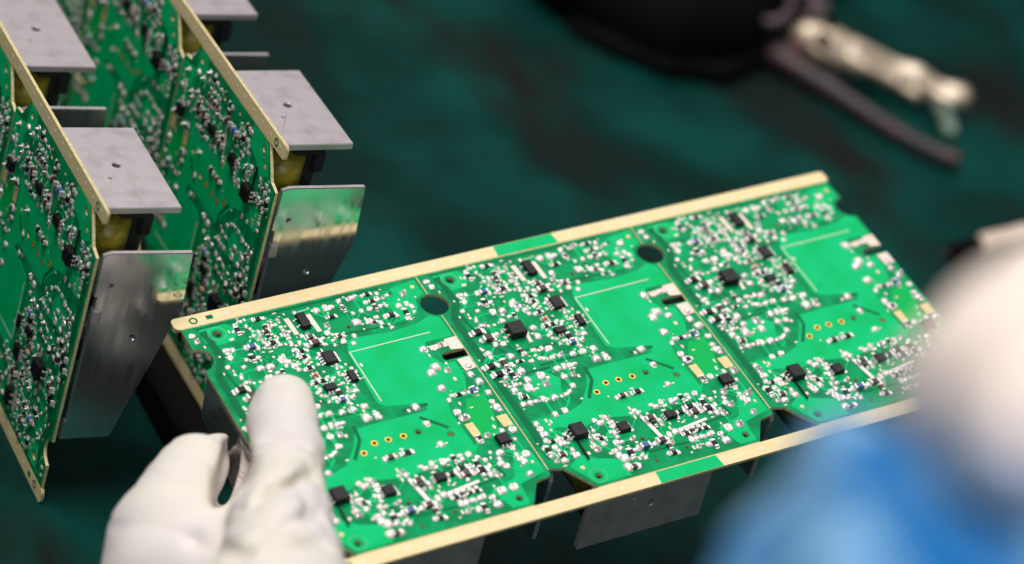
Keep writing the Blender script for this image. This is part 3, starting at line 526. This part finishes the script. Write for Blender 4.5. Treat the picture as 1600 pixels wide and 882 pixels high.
FOLDS = [(492, 742, 396, 790, .11), (500, 800, 408, 838, .10), (508, 846, 430, 862, .10), (470, 690, 420, 684, .03), (300, 840, 380, 868, .05)]
folds = []
for x0, y0, x1, y1, r_ in FOLDS:
    def surf(x, y):                  # nearest skin point towards the camera on that ray
        best = None; d = (c2w(x, y, 100)-CAMPOS).normalized()
        for t in np.arange(40, 56, .04):
            p = CAMPOS+d*float(t)
            for a, ra, b, rb in chain(thumb)+chain(palm)+chain(web)+chain(low):
                ab = b-a; s = min(max((p-a).dot(ab)/ab.dot(ab), 0), 1)
                if (p-a-ab*s).length < ra+(rb-ra)*s: return p
        return CAMPOS+d*48
    folds.append((surf(x0, y0), r_, surf(x1, y1), r_*.4, .34))
for x, y, r_ in ((368, 690, .22), (370, 720, .34), (362, 746, .30), (350, 768, .21), (340, 786, .12)):
    folds.append((c2w(x, y, 462), r_, c2w(x-2, y, 506), r_*.9, .16))
SLIT = [(364, 690), (368, 712), (366, 736), (356, 764), (344, 788)]
for q0, q1 in zip(SLIT, SLIT[1:]):
    for f_ in (0, .33, .67):
        x = q0[0]+(q1[0]-q0[0])*f_; y = q0[1]+(q1[1]-q0[1])*f_; folds.append((c2w(x, y, 470), .12, c2w(x, y, 545), .12, .05))
def wr(X, Y, Z):
    return (.018*np.sin(3.1*X+2.2*Y+1.3*np.sin(2.1*Z+X))+.010*np.sin(5.3*Z-3.7*X+2*np.sin(1.7*Y))+.055*(1-np.abs(np.sin(1.5*X-1.9*Z+1.1*Y+1.2*np.sin(1.3*Y+.7*X))))**5+.035*(1-np.abs(np.sin(2.6*Z+1.7*Y+1.5*np.sin(1.9*X))))**6).astype(np.float32)
me = sdf_mesh('gloved_hand', chain(thumb)+chain(idx)+chain(mid)+chain(rng_)+chain(pin)+chain(palm)+chain(web)+chain(low), .065, .34, wr, folds)
gl = mesh_obj('gloved_hand', me, GLOVE); tag(gl, 'hand in a white knit glove pressing its thumb on the held circuit board', 'hand')
# seam on the thumb
# right hand: close to the camera, blue sleeve
rp = [(c2w(1560, 690, 252), .86), (c2w(1578, 640, 253), 1.06), (c2w(1655, 595, 262), 1.27), (c2w(1720, 560, 290), 1.35), (c2w(1655, 660, 246), .98), (c2w(1636, 672, 238), .90)]
fing = [chain([(c2w(1700, 500, 296), .9), (c2w(1760, 430, 315), .72), (c2w(1800, 400, 340), .66), (c2w(1790, 410, 365), .58)]),
        chain([(c2w(1740, 540, 300), .9), (c2w(1830, 480, 320), .74), (c2w(1860, 450, 345), .66), (c2w(1845, 455, 372), .58)]),
        chain([(c2w(1770, 600, 300), .9), (c2w(1880, 560, 322), .72), (c2w(1900, 530, 346), .64), (c2w(1880, 530, 370), .56)]),
        chain([(c2w(1790, 660, 298), .8), (c2w(1900, 650, 318), .62), (c2w(1915, 620, 338), .56), (c2w(1895, 610, 356), .48)]),
        chain([(c2w(1640, 560, 285), .8), (c2w(1620, 520, 305), .72), (c2w(1640, 470, 330), .64), (c2w(1660, 440, 352), .56)])]
me = sdf_mesh('gloved_hand', chain(rp)+sum(fing, []), .09, .5, wr)
gr = mesh_obj('gloved_hand', me, GLOVEB); tag(gr, 'blurred white gloved hand with a blue sleeve, close up at the right edge', 'hand')
def wr2(X, Y, Z): return (.20*np.sin(2.3*X-1.9*Y+1.2*np.sin(1.4*Z))+.09*np.sin(4.1*Z+2.7*X)).astype(np.float32)
sl = chain([(c2w(1395, 805, 264), .92), (c2w(1412, 872, 258), 1.22), (c2w(1420, 965, 250), 1.55), (c2w(1430, 1345, 214), 2.72), (c2w(1560, 1900, 180), 3.8)])
me = sdf_mesh('sleeve', sl, .13, .4, wr2)
s_ = mesh_obj('sleeve', me, SLEEVE, gr); s_['label'] = 'bright blue work coat sleeve'

# ------------------------------------------------------------------ things lying on the mat
def onmat(px, py, z=0.0):
    d = c2w(px, py, 100)-CAMPOS; t = (z-CAMPOS.z)/d.z; return CAMPOS+d*t
r = empty('clamp_tool', None, onmat(1380, 120))
def rel(p): return p-r.location
def arm(pts, k=.3): return chain([(rel(onmat(x, y, z)), rad) for x, y, z, rad in pts])
me = sdf_mesh('pale_arm', arm([(1285, 68, .9, .62), (1330, 88, .9, .52), (1370, 100, .8, .40), (1430, 124, .8, .38), (1468, 140, .8, .26), (1500, 152, .8, .34)])+arm([(1262, 58, .9, .50), (1300, 80, .9, .5)])+arm([(1440, 132, 1.1, .20), (1462, 150, 1.1, .18), (1490, 158, 1.2, .2)])+arm([(1340, 100, 1.0, .22), (1400, 128, 1.2, .16)])+arm([(1395, 128, .6, .14), (1432, 150, .5, .2)]), .07, .22,
    lambda X, Y, Z: (.05*np.sin(5*X+3*Y)*np.sin(4*Y-2*Z)).astype(np.float32), [(rel(onmat(1287, 66, 3)), .22, rel(onmat(1287, 66, -1)), .22, .1)])
mesh_obj('pale_arm', me, PALE, r)
me = sdf_mesh('dark_arm', arm([(1262, 70, .7, .30), (1215, 88, .5, .30), (1290, 135, .4, .30), (1390, 200, .35, .23), (1440, 228, .35, .22), (1488, 250, .35, .28)]), .07, .25)
mesh_obj('dark_arm', me, DARKA, r)
bm = bmesh.new(); cyl(bm, rel(onmat(1287, 66, 1.0)), .16, 1.5, 0, 14); me = bm_mesh(bm, 'pivot_pin'); mesh_obj('pivot_pin', me, BLACKR, r)
tag(r, 'open clamp tool with a pale eyed arm and a thin dark arm, on the mat', 'tool')
r = empty('spring_clip', None, onmat(1478, 190))
me = sdf_mesh('clip_body', arm([(1470, 170, .3, .16), (1478, 186, .35, .24), (1484, 204, .3, .22)]), .05, .15); mesh_obj('clip_body', me, CLIP, r)
bm = bmesh.new(); cyl(bm, rel(onmat(1470, 166, .3)), .09, .5, 0, 10, 'X'); mesh_obj('clip_wire', bm_mesh(bm, 'clip_wire'), PALE, r)
tag(r, 'tiny pale green clip lying between the two arms of the clamp tool', 'clip')
r = empty('black_pouch', None, onmat(1070, 20))
me = sdf_mesh('pouch_body', arm([(965, 0, 1.0, 1.2), (1040, 22, 1.2, 1.5), (1110, 22, 1.2, 1.45), (1175, -5, 1.0, 1.1)])+arm([(930, -60, 1.5, 2.0), (1150, -80, 1.8, 2.2)])+arm([(1150, -80, 1.5, 2), (1300, -110, 1.2, 1.8)]), .15, .8)
mesh_obj('pouch_body', me, BLACKR, r)
me = sdf_mesh('strap', arm([(900, 40, .3, .28), (960, 70, .3, .34), (1040, 104, .3, .30), (1130, 112, .3, .36), (1200, 80, .35, .3), (1240, 30, .5, .3)]), .08, .2, wr); mesh_obj('strap', me, BLACKR, r)
me = sdf_mesh('buckle', arm([(1262, -4, 1.0, .30), (1285, 14, 1.0, .24), (1262, 30, .8, .2)]), .06, .15); mesh_obj('buckle', me, RING, r)
bm = bmesh.new(); c = rel(onmat(1205, 2, 2.0)); vs = []
for i in range(24):
    a = 2*math.pi*i/24; vs.append([bm.verts.new(c+(RIGHT*math.cos(a)+UP*math.sin(a))*(.62+.16*math.cos(b))*1.0+FWD*.16*math.sin(b)) for b in [2*math.pi*j/10 for j in range(10)]])
for i in range(24):
    for j in range(10): bm.faces.new((vs[i][j], vs[(i+1) % 24][j], vs[(i+1) % 24][(j+1) % 10], vs[i][(j+1) % 10]))
mesh_obj('ring', bm_mesh(bm, 'ring', True), RING, r)
tag(r, 'black rounded tool pouch with a dull ring, at the top edge beside the clamp tool', 'pouch')
r = empty('screwdriver', None, onmat(1560, 386))
me = sdf_mesh('handle', arm([(1542, 384, .42, .36), (1600, 374, .42, .40), (1700, 366, .45, .42), (1800, 352, .45, .40)]), .06, .2); mesh_obj('handle', me, BEIGE, r)
me = sdf_mesh('ferrule', arm([(1488, 392, .36, .22), (1522, 386, .40, .30)]), .05, .15); mesh_obj('ferrule', me, BLACKR, r)
bm = bmesh.new(); p0, p1 = rel(onmat(1474, 397, .3)), rel(onmat(1492, 394, .36)); d = p1-p0
bmesh.ops.create_cone(bm, cap_ends=True, segments=12, radius1=.06, radius2=.07, depth=d.length, matrix=Matrix.Translation((p0+p1)/2) @ d.to_track_quat('Z', 'Y').to_matrix().to_4x4())
mesh_obj('blade', bm_mesh(bm, 'blade'), RING, r) 
tag(r, 'beige handled screwdriver with a dark ferrule, behind the gloved hand at the right edge', 'screwdriver')
